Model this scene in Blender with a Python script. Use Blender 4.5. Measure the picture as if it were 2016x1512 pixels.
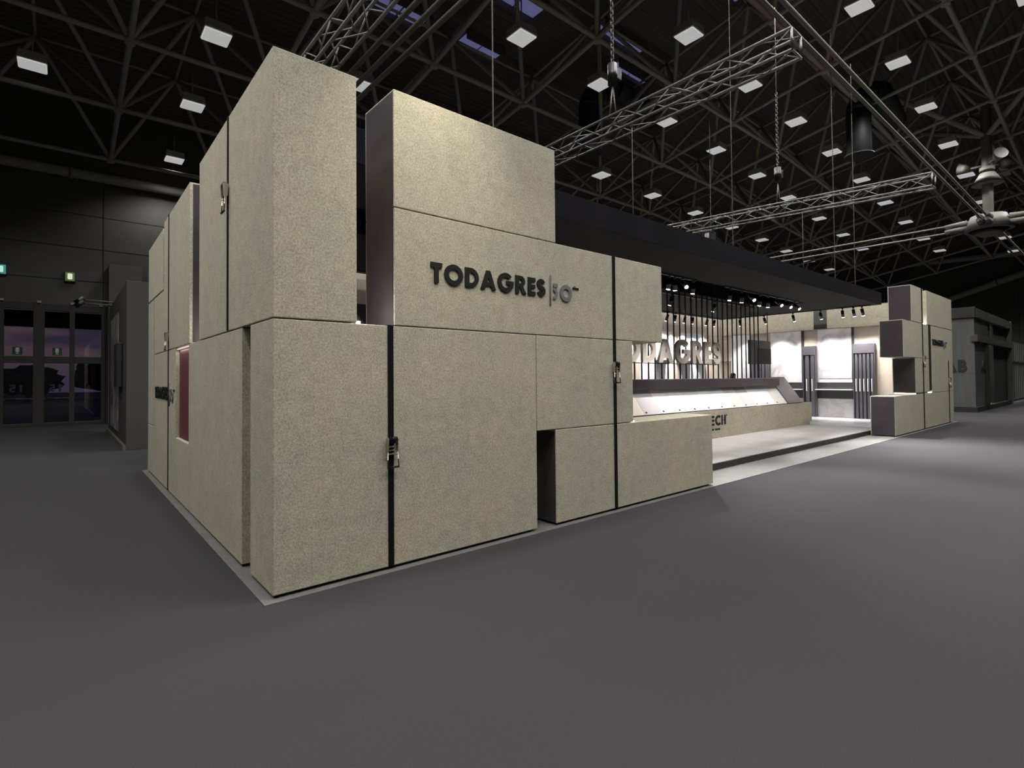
import bpy, bmesh, math, random
from mathutils import Vector, Matrix
random.seed(7)
for o in list(bpy.data.objects):
    bpy.data.objects.remove(o, do_unlink=True)
SC = bpy.context.scene
COL = SC.collection

# ------------------------------------------------------------------ camera
cam_d = bpy.data.cameras.new('camera'); cam = bpy.data.objects.new('camera', cam_d); COL.objects.link(cam)
cam_d.sensor_width = 36.0; cam_d.sensor_fit = 'HORIZONTAL'
cam_d.lens = 1043.046 / 2016.0 * 36.0
cam_d.shift_y = -30.45 / 2016.0
cam_d.clip_start = 0.05; cam_d.clip_end = 400
yaw, pit, rol = math.radians(49.723284), math.radians(1.165459), math.radians(-0.500958)
fw = Vector((math.cos(pit) * math.cos(yaw), math.cos(pit) * math.sin(yaw), math.sin(pit)))
r0 = Vector((math.sin(yaw), -math.cos(yaw), 0)); u0 = r0.cross(fw)
rr = math.cos(rol) * r0 + math.sin(rol) * u0
uu = -math.sin(rol) * r0 + math.cos(rol) * u0
m = Matrix((rr, uu, -fw)).transposed().to_4x4()
m.translation = Vector((-1.17763, -4.11343, 1.6))
cam.matrix_world = m
SC.camera = cam

# ------------------------------------------------------------------ world: dusk sky outside the hall
W = bpy.data.worlds.new('dusk'); SC.world = W; W.use_nodes = True
nt = W.node_tree; nt.nodes.clear()
wo = nt.nodes.new('ShaderNodeOutputWorld'); bg = nt.nodes.new('ShaderNodeBackground')
tc = nt.nodes.new('ShaderNodeTexCoord'); sp = nt.nodes.new('ShaderNodeSeparateXYZ')
rmp = nt.nodes.new('ShaderNodeValToRGB'); nz = nt.nodes.new('ShaderNodeTexNoise'); mp = nt.nodes.new('ShaderNodeMapping')
cr2 = nt.nodes.new('ShaderNodeValToRGB'); mx = nt.nodes.new('ShaderNodeMixRGB')
mp.inputs['Scale'].default_value = (2.0, 2.0, 11.0); nz.inputs['Scale'].default_value = 2.2; nz.inputs['Detail'].default_value = 4
e = rmp.color_ramp.elements
e[0].position = 0.0; e[0].color = (0.080, 0.058, 0.105, 1)
e[1].position = 0.30; e[1].color = (0.060, 0.060, 0.125, 1)
n = e.new(0.045); n.color = (0.135, 0.080, 0.095, 1)
n = e.new(0.12); n.color = (0.120, 0.082, 0.100, 1)
cr2.color_ramp.elements[0].position = 0.50; cr2.color_ramp.elements[1].position = 0.60
mx.inputs['Color2'].default_value = (0.050, 0.042, 0.070, 1)
L = nt.links.new
L(tc.outputs['Generated'], sp.inputs[0]); L(sp.outputs['Z'], rmp.inputs[0])
L(tc.outputs['Generated'], mp.inputs[0]); L(mp.outputs[0], nz.inputs['Vector']); L(nz.outputs['Fac'], cr2.inputs[0])
L(cr2.outputs[0], mx.inputs['Fac']); L(rmp.outputs[0], mx.inputs['Color1']); L(mx.outputs[0], bg.inputs['Color'])
bg.inputs['Strength'].default_value = 0.9
L(bg.outputs[0], wo.inputs[0])

# ------------------------------------------------------------------ view
vs = SC.view_settings
vs.view_transform = 'Standard'; vs.look = 'None'; vs.gamma = 1.0; vs.use_curve_mapping = False
vs.exposure = 0.0
HALL_W = 620.0        # watts of one hall luminaire
SPOT_W = 210.0       # watts of one track spot

# ================================================================== helpers
MATS = {}
def mat(name, col, rough=0.6, metal=0.0, spec=0.5, emit=None, es=1.0):
    if name in MATS: return MATS[name]
    M = bpy.data.materials.new(name); M.use_nodes = True
    b = M.node_tree.nodes['Principled BSDF']
    b.inputs['Base Color'].default_value = (*col, 1); b.inputs['Roughness'].default_value = rough
    b.inputs['Metallic'].default_value = metal; b.inputs['Specular IOR Level'].default_value = spec
    if emit:
        b.inputs['Emission Color'].default_value = (*emit, 1); b.inputs['Emission Strength'].default_value = es
    MATS[name] = M
    return M
def nodes(M): return M.node_tree.nodes, M.node_tree.links, M.node_tree.nodes['Principled BSDF']
def add_noise(M, c1, c2, scale, detail=3, lo=0.35, hi=0.65, bump=0.0, bscale=None, stretch=(1, 1, 1), rough=0.6):
    N, LK, b = nodes(M)
    g = N.new('ShaderNodeNewGeometry'); mpn = N.new('ShaderNodeMapping'); mpn.inputs['Scale'].default_value = stretch
    t = N.new('ShaderNodeTexNoise'); t.inputs['Scale'].default_value = scale; t.inputs['Detail'].default_value = detail; t.inputs['Roughness'].default_value = rough
    r = N.new('ShaderNodeValToRGB'); r.color_ramp.elements[0].position = lo; r.color_ramp.elements[1].position = hi
    r.color_ramp.elements[0].color = (*c1, 1); r.color_ramp.elements[1].color = (*c2, 1)
    LK.new(g.outputs['Position'], mpn.inputs[0]); LK.new(mpn.outputs[0], t.inputs['Vector']); LK.new(t.outputs['Fac'], r.inputs[0]); LK.new(r.outputs[0], b.inputs['Base Color'])
    if bump:
        t2 = N.new('ShaderNodeTexNoise'); t2.inputs['Scale'].default_value = bscale or scale; t2.inputs['Detail'].default_value = 2
        bp = N.new('ShaderNodeBump'); bp.inputs['Strength'].default_value = bump; bp.inputs['Distance'].default_value = 0.01
        LK.new(mpn.outputs[0], t2.inputs['Vector']); LK.new(t2.outputs['Fac'], bp.inputs['Height']); LK.new(bp.outputs[0], b.inputs['Normal'])
    return r

def make_board():
    M = mat('speckled_board', (0.45, 0.40, 0.30), 0.85, spec=0.2)
    N, LK, b = nodes(M)
    g = N.new('ShaderNodeNewGeometry')
    def noise(sc, det, ro=0.6):
        t = N.new('ShaderNodeTexNoise'); t.inputs['Scale'].default_value = sc; t.inputs['Detail'].default_value = det; t.inputs['Roughness'].default_value = ro
        LK.new(g.outputs['Position'], t.inputs['Vector']); return t
    def ramp(src, a, ca, z, cz):
        r = N.new('ShaderNodeValToRGB'); r.color_ramp.elements[0].position = a; r.color_ramp.elements[1].position = z
        r.color_ramp.elements[0].color = (*ca, 1); r.color_ramp.elements[1].color = (*cz, 1); LK.new(src, r.inputs[0]); return r
    def mix(mode, fac, a, c):
        x = N.new('ShaderNodeMixRGB'); x.blend_type = mode; x.inputs[0].default_value = fac
        LK.new(a, x.inputs[1]); LK.new(c, x.inputs[2]); return x
    big = ramp(noise(1.6, 3).outputs['Fac'], 0.3, (0.445, 0.425, 0.350), 0.7, (0.520, 0.470, 0.375))
    specks = ramp(noise(85, 2, 0.7).outputs['Fac'], 0.36, (0.62, 0.59, 0.55), 0.50, (1, 1, 1))
    pale = ramp(noise(55, 2, 0.7).outputs['Fac'], 0.42, (0.86, 0.86, 0.84), 0.60, (1.10, 1.10, 1.08))
    clump = ramp(noise(9, 4, 0.7).outputs['Fac'], 0.35, (0.90, 0.89, 0.88), 0.6, (1.04, 1.04, 1.03))
    x = mix('MULTIPLY', 0.75, big.outputs[0], specks.outputs[0])
    x = mix('MULTIPLY', 1.0, x.outputs[0], pale.outputs[0])
    x = mix('MULTIPLY', 1.0, x.outputs[0], clump.outputs[0])
    LK.new(x.outputs[0], b.inputs['Base Color'])
    bp = N.new('ShaderNodeBump'); bp.inputs['Strength'].default_value = 0.35; bp.inputs['Distance'].default_value = 0.004
    LK.new(noise(85, 2, 0.7).outputs['Fac'], bp.inputs['Height']); LK.new(bp.outputs[0], b.inputs['Normal'])
    return M
BOARD = make_board()
BLACK = mat('dark_laminate', (0.050, 0.042, 0.048), 0.35, spec=0.35)
add_noise(BLACK, (0.044, 0.037, 0.043), (0.055, 0.046, 0.053), 2.5)
WEB = mat('strap_webbing', (0.005, 0.005, 0.007), 0.9, spec=0.15)
STEEL = mat('galvanised_steel', (0.55, 0.50, 0.40), 0.38, metal=0.9)
BRASSY = mat('yellow_steel', (0.45, 0.40, 0.26), 0.4, metal=0.8)
LETTER = mat('charcoal_letter', (0.012, 0.0125, 0.012), 0.6, spec=0.2)
GREYLET = mat('grey_letter', (0.170, 0.165, 0.160), 0.5)
CREAMLET = mat('cream_letter', (0.42, 0.38, 0.33), 0.45)
CARPET = mat('grey_carpet', (0.05, 0.05, 0.05), 1.0, spec=0.05)
add_noise(CARPET, (0.040, 0.039, 0.041), (0.058, 0.057, 0.060), 170, 3, 0.3, 0.7, 0.5, 260)
VINYL = mat('pale_vinyl', (0.13, 0.13, 0.12), 0.5)
add_noise(VINYL, (0.115, 0.115, 0.108), (0.145, 0.145, 0.137), 4)
PLATF = mat('pale_floor_tile', (0.52, 0.49, 0.48), 0.35)
add_noise(PLATF, (0.27, 0.255, 0.25), (0.37, 0.35, 0.345), 2.2, 4, 0.3, 0.7)
KERB = mat('black_kerb', (0.020, 0.018, 0.019), 0.5)
CANOPY = mat('black_canopy', (0.0055, 0.0048, 0.0065), 0.9, spec=0.1)
CANOPYU = mat('black_ceiling_fabric', (0.021, 0.017, 0.018), 0.9, spec=0.1)
WHITE = mat('white_gloss', (0.80, 0.80, 0.82), 0.15)
DARKMETAL = mat('black_metal', (0.015, 0.015, 0.017), 0.45)
RACK = mat('graphite_rack', (0.060, 0.055, 0.064), 0.45)
ROD = mat('black_rod', (0.012, 0.010, 0.011), 0.5)
LENS = mat('lamp_lens', (0.9, 0.9, 0.9), 0.4, emit=(1, 0.98, 0.97), es=9.0)
DIFF = mat('luminaire_diffuser', (0.7, 0.7, 0.7), 0.5, emit=(1, 1, 1), es=0.36)
HOUSE = mat('luminaire_housing', (0.40, 0.38, 0.35), 0.6)
TUBE = mat('roof_steel', (0.34, 0.30, 0.25), 0.6, spec=0.3)
ROOFM = mat('roof_deck', (0.10, 0.09, 0.082), 0.85)
ALU = mat('truss_aluminium', (0.16, 0.155, 0.145), 0.5, metal=0.2)
WALLM = mat('hall_wall', (0.030, 0.030, 0.028), 0.55)
add_noise(WALLM, (0.055, 0.055, 0.051), (0.066, 0.066, 0.062), 0.6)
PIPE = mat('grey_pipe', (0.30, 0.30, 0.285), 0.6)
PALEST = mat('mast_paint', (0.15, 0.145, 0.13), 0.6)
REDSL = mat('red_sling', (0.05, 0.012, 0.012), 0.8)
WIRE = mat('steel_wire', (0.10, 0.095, 0.085), 0.6, metal=0.2)
def marble(name, base, vein, sc=1.0):
    M = mat(name, base, 0.2)
    N, LK, b = nodes(M)
    g = N.new('ShaderNodeNewGeometry'); t = N.new('ShaderNodeTexNoise'); t.inputs['Scale'].default_value = 1.1 * sc; t.inputs['Detail'].default_value = 6; t.inputs['Distortion'].default_value = 0.5
    r = N.new('ShaderNodeValToRGB'); el = r.color_ramp.elements
    el[0].position = 0.44; el[0].color = (*base, 1); el[1].position = 0.56; el[1].color = (*base, 1)
    k = el.new(0.50); k.color = (*vein, 1)
    LK.new(g.outputs['Position'], t.inputs['Vector']); LK.new(t.outputs['Fac'], r.inputs[0]); LK.new(r.outputs[0], b.inputs['Base Color'])
    return M
MARB = marble('white_marble', (0.70, 0.68, 0.68), (0.54, 0.51, 0.51))
MARB2 = marble('grey_veined_marble', (0.66, 0.64, 0.64), (0.56, 0.53, 0.52), 1.7)

MESH = {}
def link(name, me, parent=None, loc=None, mw=None):
    o = bpy.data.objects.new(name, me); COL.objects.link(o)
    M = mw if mw is not None else Matrix.Translation(loc or (0, 0, 0))
    if parent is not None:
        o.parent = parent
        P = parent; Pm = Matrix(P['_m']) if False else PM[P.name]
        o.matrix_parent_inverse = Pm.inverted()
    o.matrix_world = M
    o.location, o.rotation_euler, o.scale = M.to_translation(), M.to_euler(), M.to_scale()
    PM[o.name] = M.copy()
    return o
PM = {}
def thing(name, label, cat, loc=(0, 0, 0), group=None, kind=None):
    o = link(name, None, None, loc)
    o.empty_display_size = 0.1
    return tag(o, label, cat, group, kind)
def tag(o, label=None, cat=None, group=None, kind=None):
    if label: o['label'] = label
    if cat: o['category'] = cat
    if group: o['group'] = group
    if kind: o['kind'] = kind
    return o
def box(name, x0, x1, y0, y1, z0, z1, M, parent=None, bev=0.0):
    d = (round(abs(x1 - x0), 4), round(abs(y1 - y0), 4), round(abs(z1 - z0), 4)); key = ('b', d, M.name, bev)
    if key not in MESH:
        bm = bmesh.new(); bmesh.ops.create_cube(bm, size=1.0); bmesh.ops.scale(bm, vec=d, verts=bm.verts)
        if bev: bmesh.ops.bevel(bm, geom=bm.edges[:], offset=bev, segments=2, affect='EDGES', profile=0.6)
        me = bpy.data.meshes.new(name); bm.to_mesh(me); bm.free(); me.materials.append(M); MESH[key] = me
    return link(name, MESH[key], parent, ((x0 + x1) / 2, (y0 + y1) / 2, (z0 + z1) / 2))
def cylmesh(M, r, sides=8, r2=None, smooth=True):
    key = ('c', M.name, r, sides, r2)
    if key not in MESH:
        bm = bmesh.new(); bmesh.ops.create_cone(bm, cap_ends=True, segments=sides, radius1=r, radius2=r if r2 is None else r2, depth=1.0)
        bmesh.ops.translate(bm, vec=(0, 0, 0.5), verts=bm.verts)
        for f in bm.faces: f.smooth = smooth and len(f.verts) == 4
        me = bpy.data.meshes.new('tube'); bm.to_mesh(me); bm.free(); me.materials.append(M); MESH[key] = me
    return MESH[key]
def tube(name, a, b, r, M, parent=None, sides=8, r2=None):
    a, b = Vector(a), Vector(b); d = b - a
    q = d.to_track_quat('Z', 'Y')
    mw = Matrix.Translation(a) @ q.to_matrix().to_4x4() @ Matrix.Diagonal((1, 1, d.length, 1))
    return link(name, cylmesh(M, r, sides, r2), parent, mw=mw)
def prism(name, pts, axis, a, b, M, parent=None, bev=0.0):
    """polygon (u,v) extruded from a to b along axis; axis 0: u=y v=z, axis 1: u=x v=z, axis 2: u=x v=y"""
    bm = bmesh.new()
    def P(u, v, w): return {0: (w, u, v), 1: (u, w, v), 2: (u, v, w)}[axis]
    va = [bm.verts.new(P(u, v, a)) for u, v in pts]; vb = [bm.verts.new(P(u, v, b)) for u, v in pts]
    bm.faces.new(va); bm.faces.new(vb[::-1])
    k = len(pts)
    for i in range(k): bm.faces.new((va[i], vb[i], vb[(i + 1) % k], va[(i + 1) % k]))
    bmesh.ops.recalc_face_normals(bm, faces=bm.faces)
    if bev: bmesh.ops.bevel(bm, geom=bm.edges[:], offset=bev, segments=2, affect='EDGES', profile=0.6)
    c = Vector(P(sum(p[0] for p in pts) / k, sum(p[1] for p in pts) / k, (a + b) / 2))
    bmesh.ops.translate(bm, vec=-c, verts=bm.verts)
    me = bpy.data.meshes.new(name); bm.to_mesh(me); bm.free(); me.materials.append(M)
    return link(name, me, parent, c)
def bmobj(name, bm, M, parent=None, loc=(0, 0, 0)):
    me = bpy.data.meshes.new(name); bm.to_mesh(me); bm.free(); me.materials.append(M)
    return link(name, me, parent, loc)

# ---- lettering: outlines in a cap-height-1 box
def arc(cx, cy, r, a0, a1, k=18, ry=None):
    ry = ry or r
    return [(cx + r * math.cos(math.radians(a0 + (a1 - a0) * i / k)), cy + ry * math.sin(math.radians(a0 + (a1 - a0) * i / k))) for i in range(k + 1)]
def stroke(path, t):
    l, r = [], []
    for i, p in enumerate(path):
        q = path[min(i + 1, len(path) - 1)]; s = path[max(i - 1, 0)]
        dx, dy = q[0] - s[0], q[1] - s[1]; n = math.hypot(dx, dy) or 1
        l.append((p[0] - dy / n * t / 2, p[1] + dx / n * t / 2)); r.append((p[0] + dy / n * t / 2, p[1] - dx / n * t / 2))
    return l + r[::-1]
def rect(x0, y0, x1, y1): return [(x0, y0), (x1, y0), (x1, y1), (x0, y1)]
GL = {
 'T': (0.62, [[(0, 1), (0, .76), (.19, .76), (.19, 0), (.43, 0), (.43, .76), (.62, .76), (.62, 1)]]),
 'O': (1.06, [arc(.53, .5, .53, 0, 350, 35), arc(.53, .5, .285, 0, 350, 35)]),
 'D': (.82, [[(0, 0)] + arc(.32, .5, .5, -90, 90) + [(0, 1)], [(.25, .22)] + arc(.32, .5, .28, -90, 90) + [(.25, .78)]]),
 'A': (.95, [[(0, 0), (.26, 0), (.33, .19), (.62, .19), (.69, 0), (.95, 0), (.60, 1), (.35, 1)], [(.40, .38), (.475, .64), (.55, .38)]]),
 'G': (1.06, [arc(.53, .5, .53, 42, 360, 34) + [(1.06, .60), (.56, .60), (.56, .40), (.79, .40)] + arc(.53, .5, .285, 338, 42, 26)]),
 'R': (.76, [[(0, 0), (.24, 0), (.24, .36), (.28, .36), (.48, 0), (.77, 0), (.53, .41)] + arc(.37, .69, .31, -55, 90, 14) + [(0, 1)], [(.24, .57)] + arc(.35, .69, .12, -90, 90, 8) + [(.24, .81)]]),
 'E': (.54, [[(0, 0), (.54, 0), (.54, .22), (.25, .22), (.25, .40), (.52, .40), (.52, .61), (.25, .61), (.25, .78), (.54, .78), (.54, 1), (0, 1)]]),
 'S': (.62, [stroke(arc(.31, .695, .195, 20, 270, 14) + arc(.31, .305, .195, 90, -165, 14)[1:], .235)]),
 'B': (.72, [[(0, 0)] + arc(.42, .29, .29, -90, 70, 10) + arc(.38, .74, .26, -50, 90, 10) + [(0, 1)], [(.24, .2)] + arc(.38, .3, .10, -90, 90, 6) + [(.24, .4)], [(.24, .62)] + arc(.34, .71, .09, -90, 90, 6) + [(.24, .8)]]),
 'C': (.86, [arc(.53, .5, .53, 48, 312, 26) + arc(.53, .5, .285, 312, 48, 26)]),
 'e3': (.50, [rect(0, 0, .5, .22), rect(0, .39, .5, .61), rect(0, .78, .5, 1)]),
 'H2': (.72, [rect(0, 0, .24, 1), [(.48, 0), (.72, 0), (.72, 1), (.48, 1), (.48, .62), (.34, .5), (.48, .38)]]),
 '1': (.34, [[(.12, 0), (.34, 0), (.34, 1), (.18, 1), (0, .86), (0, .70), (.12, .76)]]),
 '5': (.60, [[(.06, 1), (.55, 1), (.55, .80), (.25, .80), (.22, .64)] + arc(.28, .32, .32, 80, -130, 14) + [(.12, .22)] + arc(.28, .32, .13, -130, 110, 10) + [(.04, .48)]]),
}
def outline_mesh(loops, sx, sy, depth, M, key=None):
    if key and key in MESH: return MESH[key]
    cu = bpy.data.curves.new('glyph', 'CURVE'); cu.dimensions = '2D'; cu.fill_mode = 'BOTH'; cu.extrude = depth / 2
    for lp in loops:
        s = cu.splines.new('POLY'); s.points.add(len(lp) - 1); s.use_cyclic_u = True
        for p, q in zip(s.points, lp): p.co = (q[0] * sx, q[1] * sy, 0, 1)
    return curve_to_mesh(cu, M, key)
def curve_to_mesh(cu, M, key=None):
    o = bpy.data.objects.new('tmp', cu); COL.objects.link(o)
    dg = bpy.context.evaluated_depsgraph_get()
    me = bpy.data.meshes.new_from_object(o.evaluated_get(dg)); bpy.data.objects.remove(o, do_unlink=True)
    me.materials.clear(); me.materials.append(M)
    if key: MESH[key] = me
    return me
def frame(origin, right, up):
    right, up = Vector(right), Vector(up); nrm = right.cross(up)
    M = Matrix((right, up, nrm)).transposed().to_4x4(); M.translation = Vector(origin); return M
def word(chars, F, h, hs, gap, depth, M, parent, z=0.0, name='letter'):
    x = 0
    for c in chars:
        w, lp = GL[c]
        me = outline_mesh(lp, h * hs, h, depth, M, ('g', c, h, hs, depth, M.name))
        link(name, me, parent, mw=F @ Matrix.Translation((x, 0, depth / 2 + z)))
        x += (w + gap) * h * hs
    return x
def smalltext(s, F, x, y, size, depth, M, parent, name='small_text', mirror=False):
    cu = bpy.data.curves.new('t', 'FONT'); cu.body = s; cu.size = size; cu.extrude = depth / 2
    me = curve_to_mesh(cu, M)
    return link(name, me, parent, mw=F @ Matrix.Translation((x, y, depth / 2)))
def brand_sign(F, label, depth=0.012):
    s = thing('wall_sign', label, 'sign', F.to_translation())
    word('TODAGRES', F, 0.185, 1.06, 0.125, depth, LETTER, s)
    g = lambda lp, nm, dz=0: link(nm, outline_mesh(lp, 1, 1, depth, GREYLET, None), s, mw=F @ Matrix.Translation((0, 0, depth / 2)))
    g([rect(1.505, -0.09, 1.519, 0.243)], 'divider_bar')
    g([[(1.556, .118), (1.612, .118), (1.622, .160), (1.556, .160)]], 'numeral')
    hr = arc(1.556, .048, .064, 90, -90, 16) + arc(1.556, .048, .029, -90, 90, 12)
    g([hr], 'numeral')
    g([arc(1.752, .070, .094, 0, 350, 35), arc(1.752, .070, .048, 0, 350, 35)], 'numeral')
    smalltext('años', F, 1.862, .125, .055, .008, LETTER, s)
    return s

# ================================================================== the hall
def struct(o): o['kind'] = 'structure'; return o
XR = [-12.05, -8.0, -3.95, .1, 3.64, 7.18] + [10.72 + 4.05 * i for i in range(11)]
YR = [-7.3, -4.0, -.65, 2.65, 5.95, 9.2, 12.7, 16.4, 20.1]
ZT = [(-12, 14.0), (-.65, 12.75), (2.65, 12.2), (5.95, 11.6), (9.2, 11.0), (12.7, 10.55), (16.4, 10.2), (20.1, 9.8), (26, 9.3)]
def zb(x, y):
    for (a, za), (b, zc) in zip(ZT, ZT[1:]):
        if y <= b or b == 26:
            z = za + (zc - za) * (y - a) / (b - a); break
    return z - max(0, x - 24) * .07
struct(box('floor', -16, 62, -20, 24, -0.2, 0.0, CARPET))
struct(box('wall_left', -16, .09 - 2.98, 22.5, 22.9, 0, 16, WALLM))
wl = struct(box('wall_left', .12, 62, 22.5, 22.9, 0, 16, WALLM))
struct(box('wall_left', -2.89, .12, 22.5, 22.9, 4.62, 16, WALLM))
struct(box('wall_right', 58, 58.4, -20, 22.5, 0, 16, WALLM))
struct(box('wall_back', -16, 62, -20.4, -20, 0, 17, WALLM))
struct(box('wall_front', -16.4, -16, -20, 22.9, 0, 17, WALLM))
# faint vertical joints of the wall cladding
seam = mat('cladding_joint', (0.012, 0.012, 0.012), 0.7)
for i, x in enumerate((-8.9, -5.9, 0.02, 3.0, 6.0)):
    if x > .1 or x < -3: struct(box('trim_%d' % (i + 1), x - .015, x + .015, 22.485, 22.5, 0, 9.4, seam))
    else: struct(box('trim_%d' % (i + 1), x - .015, x + .015, 22.485, 22.5, 4.62, 9.4, seam))
for i, z in enumerate((5.6, 6.9, 8.2)):
    struct(box('trim_%d' % (i + 11), -12, 12, 22.488, 22.5, z - .01, z + .01, seam))
for i, y in enumerate((-6, -2, 2, 6, 10, 14)):
    struct(box('trim_%d' % (i + 21), 57.985, 58, y - .02, y + .02, 0, 11, seam))
# roof deck follows the frame
def roof():
    bm = bmesh.new()
    xs = [-16 + 4 * i for i in range(20)]; ys = [-20.4, -16, -12] + YR[0:] + [22.9]
    V = {}
    for i, x in enumerate(xs):
        for j, y in enumerate(ys): V[i, j] = bm.verts.new((x, y, zb(x, y) + 2.95))
    for i in range(len(xs) - 1):
        for j in range(len(ys) - 1): bm.faces.new((V[i, j], V[i + 1, j], V[i + 1, j + 1], V[i, j + 1]))
    o = bmobj('ceiling', bm, ROOFM); s = o.modifiers.new('thick', 'SOLIDIFY'); s.thickness = 0.15; s.offset = 1
    N, LK, b = nodes(ROOFM)
    g = N.new('ShaderNodeNewGeometry'); w = N.new('ShaderNodeTexWave'); w.bands_direction = 'Y'; w.inputs['Scale'].default_value = 1.2
    bp = N.new('ShaderNodeBump'); bp.inputs['Strength'].default_value = 0.9; bp.inputs['Distance'].default_value = 0.06
    LK.new(g.outputs['Position'], w.inputs['Vector']); LK.new(w.outputs['Fac'], bp.inputs['Height']); LK.new(bp.outputs[0], b.inputs['Normal'])
    return struct(o)
roof()

# ------------------------------------------------------------------ space frame
def space_frame():
    t = thing('roof_space_frame', 'brown painted steel tube space frame carrying the hall roof', 'roof frame', (10.72, 5.95, zb(10.72, 5.95)))
    bot = {(i, j): Vector((x, y, zb(x, y))) for i, x in enumerate(XR) for j, y in enumerate(YR)}
    top = {}
    for i in range(len(XR) - 1):
        for j in range(len(YR) - 1):
            x = (XR[i] + XR[i + 1]) / 2; y = (YR[j] + YR[j + 1]) / 2; top[i, j] = Vector((x, y, zb(x, y) + 2.6))
    segs = {'bottom_chord': [], 'top_chord': [], 'diagonal': []}
    for (i, j), p in bot.items():
        for d in ((1, 0), (0, 1)):
            q = bot.get((i + d[0], j + d[1]))
            if q: segs['bottom_chord'].append((p, q, .075))
        for d in ((0, 0), (-1, 0), (0, -1), (-1, -1)):
            q = top.get((i + d[0], j + d[1]))
            if q: segs['diagonal'].append((p, q, .07))
    for (i, j), p in top.items():
        for d in ((1, 0), (0, 1)):
            q = top.get((i + d[0], j + d[1]))
            if q: segs['top_chord'].append((p, q, .05))
    camp = cam.matrix_world.translation
    def vis(p):
        v = p - camp; z = v.dot(fw)
        return z > 1 and abs(v.dot(rr) / z) < 1.12 and -.75 < v.dot(uu) / z < .86
    for nm, S in segs.items():
        S = [s for s in S if vis(s[0]) or vis(s[1]) or vis((s[0] + s[1]) / 2)]
        S.sort(key=lambda s: ((s[0] + s[1]) / 2 - camp).length)
        for a, b, r in S[:300]: tube(nm, a, b, r, TUBE, t, 8)
        if S[300:]:
            bm = bmesh.new()
            for a, b, r in S[300:]:
                d = b - a; mw = Matrix.Translation((a + b) / 2) @ d.to_track_quat('Z', 'Y').to_matrix().to_4x4()
                bmesh.ops.create_cone(bm, cap_ends=False, segments=6, radius1=r, radius2=r, depth=d.length, matrix=mw)
            o = bmobj('far_' + nm, bm, TUBE, t); o['kind'] = 'stuff'
    for p in bot.values():
        if vis(p): tube('node', p - Vector((0, 0, .12)), p + Vector((0, 0, .12)), .12, TUBE, t, 10)
space_frame()

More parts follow.
